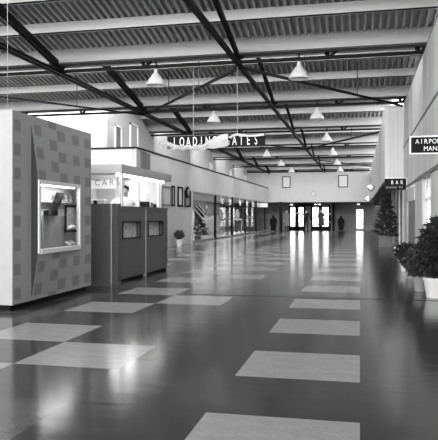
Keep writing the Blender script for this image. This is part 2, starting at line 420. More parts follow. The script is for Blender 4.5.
# upper wall with raked tops
mb = MB()
def rk(y0, y1, x=-9.0, th=.1):
    pass
segs = []
for k in range(1, 6):
    ya = B0+.5+D*k if k > 1 else 21.8; yb = B0+.35+D*(k+1)
    ym = yb-3.6
    prof = [(ya, 2.42), (yb, 2.42), (yb, zc(3.42)), (yb-3.0, zc(3.42)+.372*3.0+.25), (ya, zc(3.42)+.372*3.0+.5)]
    wins = []
    n = len(mb.v)
    for x in (-9.0, -9.12):
        for (y, z) in prof: mb.v.append((x, y, z))
    mb.f.append(tuple(n+i for i in range(5))); mb.m.append(0); mb.f.append(tuple(n+9-i for i in range(5))); mb.m.append(0)
    for i in range(5):
        j = (i+1) % 5; mb.f.append((n+i, n+5+i, n+5+j, n+j)); mb.m.append(0)
struct('wall_left_upper', mb, M['upper'])
mb = MB(); mb.box(-14, -9.13, 21.8, 21.9, 2.42, 6.6); struct('wall_left_upper_end', mb, M['nearw'])
# openings in the upper wall (door with pale frame), windows further on
def side_window(n, x, y0, y1, z0, z1, frame, pane, fw=.06, label=None, inner=None):
    t = bpy.data.objects.new(f'window_{n}', None); COL.objects.link(t); t.location = (x, y0, z0); t['kind'] = 'structure'
    if label: t['label'] = label
    L_ = y1-y0; h = z1-z0
    f = MB(); f.box(0, .05, 0, fw, 0, h); f.box(0, .05, L_-fw, L_, 0, h); f.box(0, .05, 0, L_, h-fw, h); f.box(0, .05, 0, L_, 0, fw); f.build('window_frame', frame, t)
    g = MB(); g.box(.005, .015, fw, L_-fw, fw, h-fw); g.build('window_pane', pane, t)
    if inner: inner(t, L_, h)
    return t
xb = lambda px, a: abs(a)/math.tan(-(math.atan((px-219)/637)-.21778))     # depth of a pixel column on plane x=a
side_window(nw, -9.0, xb(114.5, 9), xb(121, 9), 3.3, 4.65, M['white'], M['dpane'], .06, 'narrow upper gallery window with pale frame'); nw += 1
side_window(nw, -9.0, xb(129.5, 9), xb(137.6, 9), 3.2, 4.95, M['white'], M['upper'], .09, 'tall upper gallery window with pale frame'); nw += 1
for k in range(3, 6):
    yb = B0+.35+D*(k+1)
    side_window(nw, -9.0, yb-1.5, yb-.9, 3.3, 4.5, M['white'], M['lpane'], .05, 'pale window in the far upper gallery wall'); nw += 1
# gallery louvre (dark panel below the cap)
t = bpy.data.objects.new('window_80', None); COL.objects.link(t); t.location = (-7.3, xb(140.5, 7.3), 2.4); t['kind'] = 'structure'; t['label'] = 'tall dark grey louvre in the gallery front above the booth canopy'
Lp = xb(149.5, 7.3)-xb(140.5, 7.3)
b = MB(); b.box(0, .03, 0, Lp, 0, 1.02); b.build('backing', M['cap'], t)
for i in range(4):
    b = MB(); b.box(.03, .05, .08+i*(Lp-.1)/4, .08+i*(Lp-.1)/4+.08, .03, .99); b.build('slat', M['darkwall'], t)
# solid left wall, glass wall
yg = 27.4
mb = MB(); mb.box(-7.45, -7.3, 20.2, yg, 0, 2.31); struct('wall_left', mb, M['leftwall'])
for (pa, pb, z0, z1, fr, pn) in ((160.5, 170.3, 1.60, 2.36, 'darkwall', 'leftwall'), (171.3, 174, 1.60, 2.42, 'black', 'lpane'), (177.3, 182, 1.60, 2.42, 'black', 'lpane'), (184.3, 190, 1.60, 2.30, 'black', 'dpane')):
    side_window(nw, -7.3, xb(pa, 7.3), xb(pb, 7.3), z0, z1, M[fr], M[pn], .07, 'framed window in the solid part of the left wall'); nw += 1
t = thing('wall_clock', 'dark round clock on the left wall above the small potted plant', 'clock', (-7.24, xb(187, 7.24), 2.22))
b = MB(); b.tube((0, 0, 0), (.07, 0, 0), .25, seg=24); b.build('case', M['black'], t)
b = MB(); b.tube((.07, 0, 0), (.075, 0, 0), .16, seg=24); b.build('dial', M['cap'], t)
b = MB(); b.box(.075, .082, -.01, .01, 0, .13, 0); b.box(.075, .082, 0, .1, -.01, .01); b.build('hands', M['ltext'], t)
posts = [27.35, 32.1, 36.5, 40.9, 45.3, 49.7]
for i, y in enumerate(posts):
    b = MB(); b.box(-7.36, -7.25, y-.07, y+.07, 0, 2.32)
    tag(b.build('glazing_post', M['black'] if i else M['leftwall']), f'{"black" if i else "grey"} upright post of the left glass wall, {ORD[i]} from the camera', 'post')
for i in range(len(posts)):
    y0 = posts[i]+.09; y1 = posts[i+1]-.09 if i+1 < len(posts) else 51.5
    t = bpy.data.objects.new(f'window_{nw}', None); COL.objects.link(t); t.location = (-7.34, y0, 0); t['kind'] = 'structure'; t['label'] = 'large glass bay in the left wall'; nw += 1
    f = MB(); f.box(0, .06, 0, y1-y0, 0, .1); f.box(0, .05, 0, y1-y0, 2.24, 2.32); f.build('window_frame', M['darkwall'], t)
    g = MB(); g.box(.02, .03, 0, y1-y0, .1, 2.24); g.build('window_pane', M['glass'], t)
mb = MB(); mb.box(-11.3, -11.2, yg, 54.6, 0, 2.32); struct('wall_left_room', mb, M['fascia'], 'grey back wall seen through the left glass')
mb = MB(); mb.box(-11.18, -11.12, yg, 54, 1.35, 2.3); struct('trim_7', mb, M['darkwall'], 'dark upper band on the wall behind the glass')
mb = MB(); mb.box(-11.2, -7.45, yg-.1, yg, 0, 2.32); struct('wall_left_room_end', mb, M['darkwall'])

# ------------------------------------------------------------------ far end
def fx(px, b):                # lateral position of pixel column at depth b
    return b*math.tan(math.atan((px-219)/637)-.21778)
YE = 51.5; YD = 54.6
mb = MB(); mb.box(-14, .8, YE, YE+.15, 2.34, 6.4); struct('wall_far', mb, M['farwall'])
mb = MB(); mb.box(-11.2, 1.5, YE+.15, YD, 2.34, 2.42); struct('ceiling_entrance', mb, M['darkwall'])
dh = []
for a, b_ in ((288.6, 305.2), (310.8, 330.2)): dh.append((fx(a, YD), fx(b_, YD), .0, 2.08))
dh.append((fx(356, YD), fx(363.5, YD), .12, 1.80))
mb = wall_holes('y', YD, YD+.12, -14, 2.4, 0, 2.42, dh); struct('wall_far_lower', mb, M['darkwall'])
for di, (x0, x1, z0, z1) in enumerate(dh[:2]):
    t = bpy.data.objects.new(f'door_{di+2}', None); COL.objects.link(t); t.location = (x0, YD+.03, 0); t['kind'] = 'structure'; t['label'] = 'double glass entrance door at the far end'
    w = x1-x0
    for l in range(2):
        o = l*w/2
        f = MB(); f.box(o, o+.16, 0, .06, 0, z1); f.box(o+w/2-.16, o+w/2, 0, .06, 0, z1); f.box(o, o+w/2, 0, .06, z1-.12, z1); f.box(o, o+w/2, 0, .06, 0, .34); f.box(o, o+w/2, 0, .06, .98, 1.03)
        lf = f.build('door_leaf', M['black'], t)
        g = MB(); g.box(o+.16, o+w/2-.16, .025, .035, .34, z1-.12); g.build('door_pane', M['glass2'], lf)
x0, x1, z0, z1 = dh[2]
t = bpy.data.objects.new('door_4', None); COL.objects.link(t); t.location = (x0, YD+.03, 0); t['kind'] = 'structure'; t['label'] = 'narrow glazed door at the far right'
f = MB(); w = x1-x0
f.box(0, .05, 0, .06, z0, z1); f.box(w-.05, w, 0, .06, z0, z1); f.box(0, w, 0, .06, z1-.05, z1); f.box(0, w, 0, .06, z0, z0+.1); f.box(0, w, 0, .05, .95, 1.0); f.box(0, w, 0, .05, .5, .54)
f.build('door_leaf', M['white'], t)
g = MB(); g.box(.05, w-.05, .025, .035, z0, z1); g.build('door_pane', M['glass2'], t)
mb = MB(); mb.box(fx(281, 51.4)-.12, fx(281, 51.4)+.12, 51.3, 51.5, 0, 2.36); tag(mb.build('column', M['black']), 'slim black column left of the far entrance doors', 'column')
mb = MB(); mb.box(fx(333.5, 54.3)-.1, fx(333.5, 54.3)+.1, 54.2, 54.4, 0, 2.36); tag(mb.build('column', M['black']), 'black column right of the far entrance doors', 'column')
t = thing('sign_box', 'long dark blank sign box over the far entrance doors', 'sign', (fx(303.5, 54), 54.2, 2.06))
b = MB(); b.box(-.75, .75, 0, .15, 0, .26); b.build('case', M['black'], t)
for i, px in enumerate((291.5, 315.5, 319.5, 358.5)):
    t = thing('downlight', f'small bright lamp under the far soffit, {["left of the doors", "over the gap between the doors", "over the right pair of doors", "above the narrow right door"][i]}', 'ceiling lamp', (fx(px, 54), 54.0, 2.2))
    b = MB(); b.lathe([(.17, 0), (.12, .08), (.05, .13), (.02, .14)]); b.build('shade', M['lamp'], t, smooth=True)
    b = MB(); b.lathe([(.0, -.02), (.1, -.015), (.12, .02), (0, .03)], seg=12); b.build('bulb', M['tube'], t)
for i, (a, b_, y0, y1) in enumerate(((282.2, 290.6, 175.6, 187.5), (338.2, 348, 174.6, 187.2))):
    x0, x1 = fx(a, YE), fx(b_, YE); Z = 50.6 if i == 0 else 50.3
    z1 = H+(216.4-y0)*Z/637; z0 = H+(216.4-y1)*Z/637
    t = bpy.data.objects.new(f'window_{nw}', None); COL.objects.link(t); t.location = (x0, YE-.04, z0); t['kind'] = 'structure'; t['label'] = 'small dark-framed square window high in the far wall'; nw += 1
    w = x1-x0; h = z1-z0
    f = MB(); f.box(0, .07, 0, .05, 0, h); f.box(w-.07, w, 0, .05, 0, h); f.box(0, w, 0, .05, 0, .07); f.box(0, w, 0, .05, h-.07, h); f.build('window_frame', M['steel2'], t)
    g = MB(); g.box(.07, w-.07, .02, .03, .07, h-.07); g.build('window_pane', M['lpane'], t)
t = thing('wall_clock', 'small white round clock on the far wall above the entrance doors', 'clock', (fx(313.6, YE-.05), YE-.06, H+(216.4-193.6)*50.5/637))
b = MB(); b.tube((0, .06, 0), (0, 0, 0), .2, seg=24); b.build('case', M['cap'], t)
b = MB(); b.tube((0, 0, 0), (0, -.01, 0), .17, seg=24); b.build('dial', M['lpane'], t)
b = MB(); b.box(-.008, .008, -.02, -.012, 0, .12); b.box(0, .09, -.02, -.012, -.008, .008); b.build('hands', M['black'], t)
# two spot lamps on the right block
for i, (px, py, bb, r) in enumerate(((371, 187.5, 34, .2), (368.3, 199.3, 44, .22))):
    Z = bb*.9764-.6*.216; x = fx(px, bb); z = H+(216.4-py)*Z/637
    t = thing('flood_lamp', f'round metal flood lamp on the right block edge, {["nearer, higher", "farther, lower"][i]} of two', 'flood lamp', (x, bb, z))
    b = MB(); b.lathe([(.03, .0), (r*.6, .05), (r, .2), (r*.95, .22), (0, .17)], seg=18)
    b.v = [(v[0], -v[2]+.1, v[1]) for v in b.v]; b.build('reflector', M['chrome'], t, smooth=True)
    b = MB(); b.bar((0, .08, 0), (.79-x, .08, .08), .05); b.build('bracket', M['steel2'], t)

# ------------------------------------------------------------------ pendant lamps
lampno = 0
first = None
for r_, ax in enumerate((-4.78, -1.36)):
    for k in range(6):
        y = B0+.30+D*k; loc = (ax, y+.0, zc(3.15))
        lab = f'white enamel bell pendant lamp, {ORD[k]} from the camera in the {["left", "right"][r_]} row'
        if first is None:
            t = first = thing('pendant_lamp', lab, 'pendant lamp', loc, 0, 'bell pendant lamps in two rows')
            prof = [(.236, -.005), (.232, .02), (.215, .07), (.175, .14), (.12, .215), (.075, .27), (.052, .30), (.045, .37), (.03, .385)]
            b = MB(); b.lathe(prof); sh0 = b.build('shade', M['lamp'], t, smooth=True)
            b = MB(); b.lathe([(r-.006, z) for r, z in prof]); b.build('shade_lining', M['lampin'], sh0, smooth=True)
            b = MB(); b.tube((0, 0, .38), (0, 0, .58), .018, seg=8); b.tube((0, 0, .45), (0, 0, .49), .04, seg=10); b.build('stem', M['black'], t)
            b = MB(); b.lathe([(0, .06), (.04, .07), (.05, .11), (.03, .17), (.02, .22), (0, .23)], seg=12); b.build('bulb', M['white'], t, smooth=True)
        else: dup(first, loc, None, lab)

# ------------------------------------------------------------------ hanging sign LOADING GATES
ys = B0+.32; Zs = lambda px: ys/ (math.cos(.21778) ) 
xl, xr_ = fx(167.6, ys), fx(265.2, ys)
zs = H+(216.4-147.3)*15.0/637
hs = .285
t = thing('hanging_sign', 'long black LOADING GATES sign hung from the first roof beam', 'sign', (xl, ys, zs))
W = xr_-xl
b = MB(); b.box(0, W, -.03, .03, 0, hs); bd0 = b.build('board', M['board'], t)
b = MB(); b.box(-.01, W+.01, -.035, .035, -.012, 0); b.box(-.01, W+.01, -.035, .035, hs, hs+.012); b.build('edge_strip', M['cap'], t)
its = []
for ch, px in zip('LOADING', (175.5, 182.3, 188.8, 195.3, 201.8, 208.1, 214.8)): its.append((ch, fx(px, ys)-xl, .05))
for ch, px in zip('GATES', (227.9, 234.8, 241.6, 248.6, 256.2)): its.append((ch, fx(px, ys)-xl, .05))
letters('letter', its, M['ltext'], bd0, (0, -.036, -.01), .31, .5)
for i, px in enumerate((193.4, 237.5)):
    x = fx(px, ys)-xl
    b = MB(); b.tube((x, 0, hs), (x, 0, zc(3.57)-zs), .009, seg=6); b.build('cord', M['cord'], t)
# thin pale cord on far left
b = MB(); xx = fx(7.5, 9.6); b.tube((xx, 9.6, 2.62), (xx, 9.6, 5.3), .0035, seg=6); tag(b.build('cord', M['cord']), 'thin pale cord hanging from the roof above the kiosk', 'cord')
# white tinsel garland in front of the sign
def spx(px, py, yy=ys-.08):
    x = fx(px, yy); Z = yy*.9764-x*.216; return Vector((x, yy, H+(216.4-py)*Z/637))
rnd = random.Random(3)
mb = MB()
path = [(160, 142.5, 2), (164, 145, 3), (168, 143.5, 3), (171, 146, 4), (175, 148, 5), (179, 146.5, 3), (183, 149, 3), (188, 147, 4), (193, 148.5, 4), (198, 147.5, 4), (202, 148, 5), (206, 146.5, 6), (210, 144.5, 8), (214, 143.5, 10), (218, 142, 11.5), (222, 141, 12.5), (226, 140.5, 12.5), (228.5, 140, 11)]
pv = None
for i, (px, py, h) in enumerate(path):
    j = rnd.uniform(-.8, .8); dy = -.02*(i % 2)-.03
    a = spx(px, py-h/2+j)+Vector((0, dy, 0)); c = spx(px+rnd.uniform(-1, 1), py+h/2+j)+Vector((0, dy-.02, 0))
    if pv:
        mb.face([pv[0], a, (a+c)/2+Vector((0, -.04, 0)), (pv[0]+pv[1])/2+Vector((0, -.04, 0))]); mb.face([(pv[0]+pv[1])/2+Vector((0, -.04, 0)), (a+c)/2+Vector((0, -.04, 0)), c, pv[1]])
    pv = (a, c)
for i in range(46):
    px, py, h = rnd.choice(path[:13]); p = spx(px+rnd.uniform(-2, 2), py+rnd.uniform(-h/2, h/2)); q = p+Vector((rnd.uniform(-.1, .1), rnd.uniform(-.08, -.02), rnd.uniform(-.09, .05)))
    mb.bar(p, q, .014)
ST = MB()
for (pp) in (((230, 138), (233, 135.5), (237, 134.5), (249, 136)), ((249, 136), (256, 135.5), (264, 134.5))):
    for q0, q1 in zip(pp, pp[1:]): ST.bar(spx(*q0), spx(*q1), .04, .05)
tag(ST.build('paper_streamer', M['foil']), 'thin white streamer along the top of the LOADING GATES sign', 'streamer')
g = mb.build('tinsel_garland', M['foil']); sol = g.modifiers.new('s', 'SOLIDIFY'); sol.thickness = .012
tag(g, 'ragged white tinsel garland draped across the LOADING GATES sign', 'garland')

# ------------------------------------------------------------------ kiosk with display window
KA = -4.25; KY0, KY1 = 7.22, 9.62; KZ = 2.53; KB = .08
t = kiosk = thing('display_kiosk', 'large square kiosk with chequered block side and a lit display window', 'kiosk', (KA, KY0, 0))
P0 = 7.70; P1 = 9.62; W0, W1 = 7.70, 9.15; WZ0, WZ1 = .70, 1.68
def off(z):
    if z <= .11 or z >= 2.43: return 0
    if z < WZ0: return .10*(z-.11)/(WZ0-.11)
    if z > WZ1: return .10*(2.43-z)/(2.43-WZ1)
    return .10
tp = lambda y: (P1-y)/(P1-P0)
colspan = [(7.27, 7.43, 0), (7.75, 7.95, 0), (8.165, 8.405, 1), (8.42, 8.68, 0), (8.92, 9.16, 0), (9.36, 9.60, 0)]
rowsA = [(H+1.23-.305*n-.15, H+1.23-.305*n) for n in range(-1, 9)]
rowsB = [(a+.1525, b_+.1525) for a, b_ in rowsA]
def dark(y, z):
    for y0, y1, ph in colspan:
        if y0 < y < y1:
            for z0, z1 in (rowsB if ph else rowsA):
                if z0 < z < z1: return 1
    return 0
ysx = sorted({KY0, P0, P1, W0+.02, W1, *[c for s_ in colspan for c in s_[:2]]}); ysx = [y for y in ysx if KY0 <= y <= KY1]
zsx = sorted({KB, KZ, .11, 2.43, WZ0, WZ1, *[c for r in rowsA+rowsB for c in r if KB < c < KZ]})
flat = MB(); bul = MB()
for i in range(len(ysx)-1):
    for j in range(len(zsx)-1):
        y0, y1, z0, z1 = ysx[i], ysx[i+1], zsx[j], zsx[j+1]; ym, zm = (y0+y1)/2, (z0+z1)/2
        if ym < P0: flat.face([(KA, y0, z0), (KA, y1, z0), (KA, y1, z1), (KA, y0, z1)], dark(ym, zm))
        else:
            if ym < W1 and WZ0 < zm < WZ1: continue
            bul.face([(KA+off(z0)*tp(y0), y0, z0), (KA+off(z0)*tp(y1), y1, z0), (KA+off(z1)*tp(y1), y1, z1), (KA+off(z1)*tp(y0), y0, z1)], dark(ym, zm))
prf = [(.11, 0), (WZ0, .10), (WZ1, .10), (2.43, 0)]
bul.face([(KA+o, P0, z) for z, o in prf], 2)  # near-black return face: the panel's shadow side put into the colour
local(flat, t).build('side_wall', [M['klight'], M['kdark']], t)
bo = local(bul, t).build('folded_panel', [M['klight'], M['kdark'], M['kside']], t); bo['label'] = 'chequered panel folded outward round the window'
b = MB(); b.box(-9.2, KA-.02, KY0, KY0+.1, KB, KZ); b.box(KA-.03, KA+.012, KY0-.012, KY0+.03, KB, KZ, 0)
local(b, t).build('front_wall', M['kwhite'], t)
b = MB(); b.box(-9.2, KA-.002, KY1-.06, KY1, KB, KZ); b.box(-9.2, KA-.002, KY0+.1, KY1-.06, KZ-.05, KZ); local(b, t).build('back_wall', M['klight'], t)
b = MB(); b.box(-9.1, KA-.06, KY0+.06, KY1-.05, 0, KB); local(b, t).build('plinth', M['black'], t)
# window frame
xf = KA+.10
b = MB(); fw = .055
b.box(xf-.004, xf+.018, W0-.004, W0+fw-.01, WZ0, WZ1); b.box(xf-.004, xf+.018, W1-fw, W1, WZ0, WZ1); b.box(xf-.004, xf+.018, W0+fw-.01, W1-fw, WZ1-fw, WZ1); b.box(xf-.004, xf+.03, W0+fw-.01, W1-fw, WZ0-.01, WZ0+fw)
b.v = [(v[0]-.10*(1-tp(v[1])), v[1], v[2]) for v in b.v]
local(b, t).build('window_frame', M['white'], t, bevel=.003)
b = MB(); b.box(xf, xf+.006, W0+.03, W1-fw, WZ0+fw, WZ1-fw); b.v = [(v[0]-.10*(1-tp(v[1])), v[1], v[2]) for v in b.v]; local(b, t).build('window_pane', M['glass2'], t)
dx = KA-.25; CE = 9.54
b = MB()
b.box(dx-.03, dx, W0, CE+.03, WZ0-.04, WZ1+.03); b.box(dx, KA-.005, P0+.005, P0+.03, WZ0-.04, WZ1+.03); b.box(dx, KA-.015, CE, CE+.03, WZ0-.04, WZ1+.03); b.box(KA-.03, KA-.015, W1+.002, CE, WZ0-.04, WZ1+.03); b.box(dx, KA-.015, P0+.03, CE, WZ1+.002, WZ1+.03)
local(b, t).build('display_case', M['cback'], t)
b = MB(); b.box(dx, KA-.015, P0+.03, CE, WZ0-.04, WZ0-.012); local(b, t).build('case_floor', M['cfloor'], t)
b = MB(); b.tube((KA-.06, W0+.05, WZ1-.05), (KA-.06, W1-.03, WZ1-.05), .012, seg=10); local(b, t).build('tube_lamp', M['tube'], t)
def kpx(px, py, a):          # point on plane x=a
    y = xb(px, a); Z = y*.9764-a*.216; return Vector((a, y, H+(216.4-py)*Z/637))
# display contents
b = MB(); b.box(dx, dx+.07, W0+.04, CE-.02, 1.40, 1.415); tag(b.build('shelf', M['white']), 'thin pale shelf in the upper part of the display window', 'shelf')
A2 = -4.40
mb = MB(); pr = []
for i in range(9):
    f = i/8; px = 49+ (57.6-49)*f**.75; py = 211.5-19*f; pr.append((kpx(px, py, A2), kpx(px+7.2, py+.4, A2)))
for (p, q), (r, s_) in zip(pr, pr[1:]): mb.face([p, q, s_, r])
g = mb.build('curved_board', M['pic']); sm = g.modifiers.new('s', 'SOLIDIFY'); sm.thickness = .02; g.location = (0, 0, 0)
tag(g, 'dark curved patterned board leaning in the display window', 'display board')
b = MB(); p = kpx(46, 214, A2); q = kpx(56, 210.5, A2); b.box(A2-.04, A2+.03, p.y, q.y, q.z-.08, q.z); tag(b.build('stand', M['black']), 'small black stand under the curved board', 'stand')
b = MB(); p = kpx(43, 246, A2-.05); q = kpx(65, 216, A2-.05); b.box(A2-.07, A2-.05, p.y, q.y, WZ0, q.z); tag(b.build('display_screen', M['ctan']), 'mid-grey upright screen at the lower left of the display window', 'screen')
t = thing('framed_picture', 'black-framed picture at the right of the display window', 'picture', kpx(64.5, 232.5, A2))
q = kpx(78.5, 205.5, A2) - t.location; w, h = q.y, q.z
b = MB(); b.box(0, .02, 0, .035, 0, h); b.box(0, .02, w-.035, w, 0, h); b.box(0, .02, 0, w, 0, .035); b.box(0, .02, 0, w, h-.035, h); b.build('frame', M['black'], t)
b = MB(); b.box(-.005, .008, .03, w-.03, .03, h-.03); b.build('print', M['picl'], t)
b = MB(); c = kpx(72.5, 227.5, A2+.04)
for i in range(5): b.lathe([(0, -.03), (.03, -.02), (.04, 0), (.03, .02), (0, .03)], c.x, c.y-.08+.04*i, c.z+(.008 if i % 2 else -.004), 10)
tag(b.build('ribbon_bow', M['paper'], smooth=True), 'white bow across the foot of the framed picture', 'bow')
for i, (px, py, w_) in enumerate(((69, 236, .1), (73, 241, .12))):
    c = kpx(px, py+4, A2+.05); b = MB(); b.box(c.x-.05, c.x+.03, c.y-w_/2, c.y+w_/2, 0, .004)
    b.v = [(v[0], v[1], WZ0-.005+i*.012+(v[2])+.5*(KA+.02-v[0])+.02) for v in b.v]
    tag(b.build('leaflet', M['paper']), ['white leaflet nearer the left of the display floor', 'white leaflet nearer the right of the display floor'][i], 'leaflet')
for i, (px, py) in enumerate(((41.5, 199.5), (66, 199), (71, 199.5), (76, 200))):
    c = kpx(px, py, dx+.04); b = MB(); b.lathe([(.0, 0), (.03, 0), (.035, .03), (.015, .06), (.025, .08), (.02, .1), (0, .11)], dx+.04, c.y, 1.415, 10)
    tag(b.build('figurine', M['ctan'], smooth=True), f'small grey figurine on the display shelf, {ORD[i]} from the left', 'figurine', 'figurines on the display shelf')

# ------------------------------------------------------------------ car booth
BA = -4.2; BY0, BY1 = 10.62, 13.65
t = booth = thing('rental_booth', 'dark wood counter booth with glazed top and white CARS sign beside the kiosk', 'booth', (BA, BY0, 0))
b = MB(); b.box(-6.6, BA-.10, BY0, BY0+.12, 0, 1.42); local(b, t).build('front_panel', M['wood'], t)
b = MB(); b.box(BA-.115, BA-.09, BY0-.012, BY0, 0, 1.42); local(b, t).build('edge_strip', M['strip'], t)
b = MB(); b.box(BA-.10, BA+.0, BY0+.04, BY0+.2, 0, 1.42); local(b, t).build('corner_post', M['wood'], t)
b = MB(); b.box(-6.6, BA-.02, BY1-.04, BY1, 0, 1.36); b.box(-6.6, BA-.4, BY0+.15, BY0+.5, .0, 1.33); local(b, t).build('body', M['wood'], t)
units = ((BY0+.2, 12.14), (12.2, 13.65)); cases = ((10.88, 11.84), (12.30, 13.28))
for (y0, y1), (c0, c1) in zip(units, cases):
    m_ = wall_holes('x', BA-.06, BA, y0, y1, .055, 1.34, [(c0, c1, .78, 1.10)])
    u = local(m_, t).build('side_panel', M['wood2'], t)
    b = MB(); b.box(BA-.12, BA-.05, y0+.02, y1-.02, 0, .055); local(b, t).build('kick_board', M['black'], t)
    b = MB(); b.box(BA-.10, BA-.085, c0-.03, c1+.03, .75, 1.13); b.box(BA-.085, BA-.06, c0-.02, c0, .78, 1.1); b.box(BA-.085, BA-.06, c1, c1+.02, .78, 1.1)
    cs = local(b, t).build('display_case', M['black'], t)
    b = MB(); b.box(BA-.085, BA-.078, c0+.08, c1-.0, .79, 1.08); local(b, t).build('photo_print', M['picl'], cs)
    b = MB()
    for q in ((c0, c1, 1.08, 1.1), (c0, c1, .78, .80)): b.box(BA-.005, BA+.012, *q)
    b.box(BA-.005, BA+.012, c0, c0+.03, .78, 1.1); b.box(BA-.005, BA+.012, c1-.02, c1, .78, 1.1); local(b, t).build('case_frame', M['black'], cs)
b = MB(); b.box(BA-.05, BA+.012, 12.14, 12.2, 0, 1.36); local(b, t).build('joint_strip', M['strip'], t)
b = MB(); b.box(-6.6, BA+.02, BY0+.12, BY0+.62, 1.34, 1.38); b.box(BA-.3, BA+.02, BY0+.62, BY1, 1.34, 1.38); local(b, t).build('counter_top', M['cap'], t)
for i, y in enumerate((BY0+.30, xb(139.6, BA), xb(160, BA))):
    b = MB(); b.box(BA-.08, BA-.02, y, y+.07, 1.38, 1.98); local(b, t).build('glazing_post', M['white'], t)
b = MB(); b.box(BA-.055, BA-.045, BY0+.3, BY1-.1, 1.38, 1.96); local(b, t).build('glass_pane', M['glass2'], t)
b = MB(); b.box(-6.6, BA-.1, BY0+.15, BY0+.16, 1.42, 1.70); local(b, t).build('glass_pane', M['glass2'], t)
b = MB(); b.box(-6.6, BA+.04, BY0+.12, BY0+.18, 1.97, 2.13); b.box(BA-.02, BA+.04, BY0+.18, BY1+.15, 1.97, 2.13); b.box(-6.6, BA-.02, BY0+.18, BY1+.15, 2.07, 2.10); b.box(-6.6, BA+.04, BY1+.1, BY1+.15, 1.97, 2.13)
local(b, t).build('canopy', M['canopy'], t)
for y0, y1 in ((BY0+.25, 12.0), (12.1, 13.6)):
    b = MB(); b.tube((BA-.09, y0, 1.955), (BA-.09, y1, 1.955), .03, seg=10); local(b, t).build('tube_lamp', M['tube'], t)
b = MB(); b.box(-6.5, BA-.09, BY0+.19, BY0+.22, 1.69, 1.95); sp_ = local(b, t).build('sign_panel', M['sgl'], t)
its = [(c, fx(px, BY0+.2)-BA, 1.755) for c, px in zip('CARS', (97.7, 104.9, 112, 118.3))]
letters('letter', its, M['gtext'], sp_, (0, .185, 0), .155, 1.0)
b = MB(); b.box(-5.9, -5.84, BY0+.3, BY1-.1, 1.38, 2.07); bk = local(b, t).build('back_wall', M['booth_back'], t)
for px in ((130.5, 133.6), (153, 156)):
    b = MB(); y0 = xb(px[0], 5.8); y1 = xb(px[1], 5.8)
    b.box(-5.83, -5.80, y0, y1, 1.2, 2.05); local(b, t).build('upright', M['cap'], t)
b = MB(); b.box(-5.84, BA-.1, BY1-.14, BY1-.1, 1.38, 2.07); local(b, t).build('end_wall', M['booth_back'], t)
# things in the booth
t = thing('desk_lamp', 'white box-shaped office machine standing behind the CARS counter', 'office machine', (-4.75, 11.1, 1.38)); t.name = 'office_machine'
b = MB(); b.box(-.16, .14, -.08, .1, 0, .13); b.build('case', M['white'], t, bevel=.01)
b = MB(); b.tube((-.03, -.09, .07), (-.03, -.08, .07), .04, seg=12); b.build('dial', M['black'], t)
t = thing('telephone', 'black telephone on the counter beside the white office machine', 'telephone', (-5.02, 11.1, 1.38))
b = MB(); b.taper_box(0, 0, .14, .14, .09, .09, 0, .08); b.build('body', M['black'], t)
b = MB(); b.box(-.1, .1, -.02, .02, .09, .12); b.build('handset', M['black'], t)
for i, y in enumerate((12.5, 12.75, 13.05)):
    b = MB(); b.box(-4.45, -4.29, y, y+.16, 1.38, 1.50-.02*i); tag(b.build('paper_stack', M['ctan'] if i % 2 else M['black']), f'{["black", "grey", "black"][i]} file box on the booth counter, {["nearest", "middle", "farthest"][i]} of three', 'file box'); 

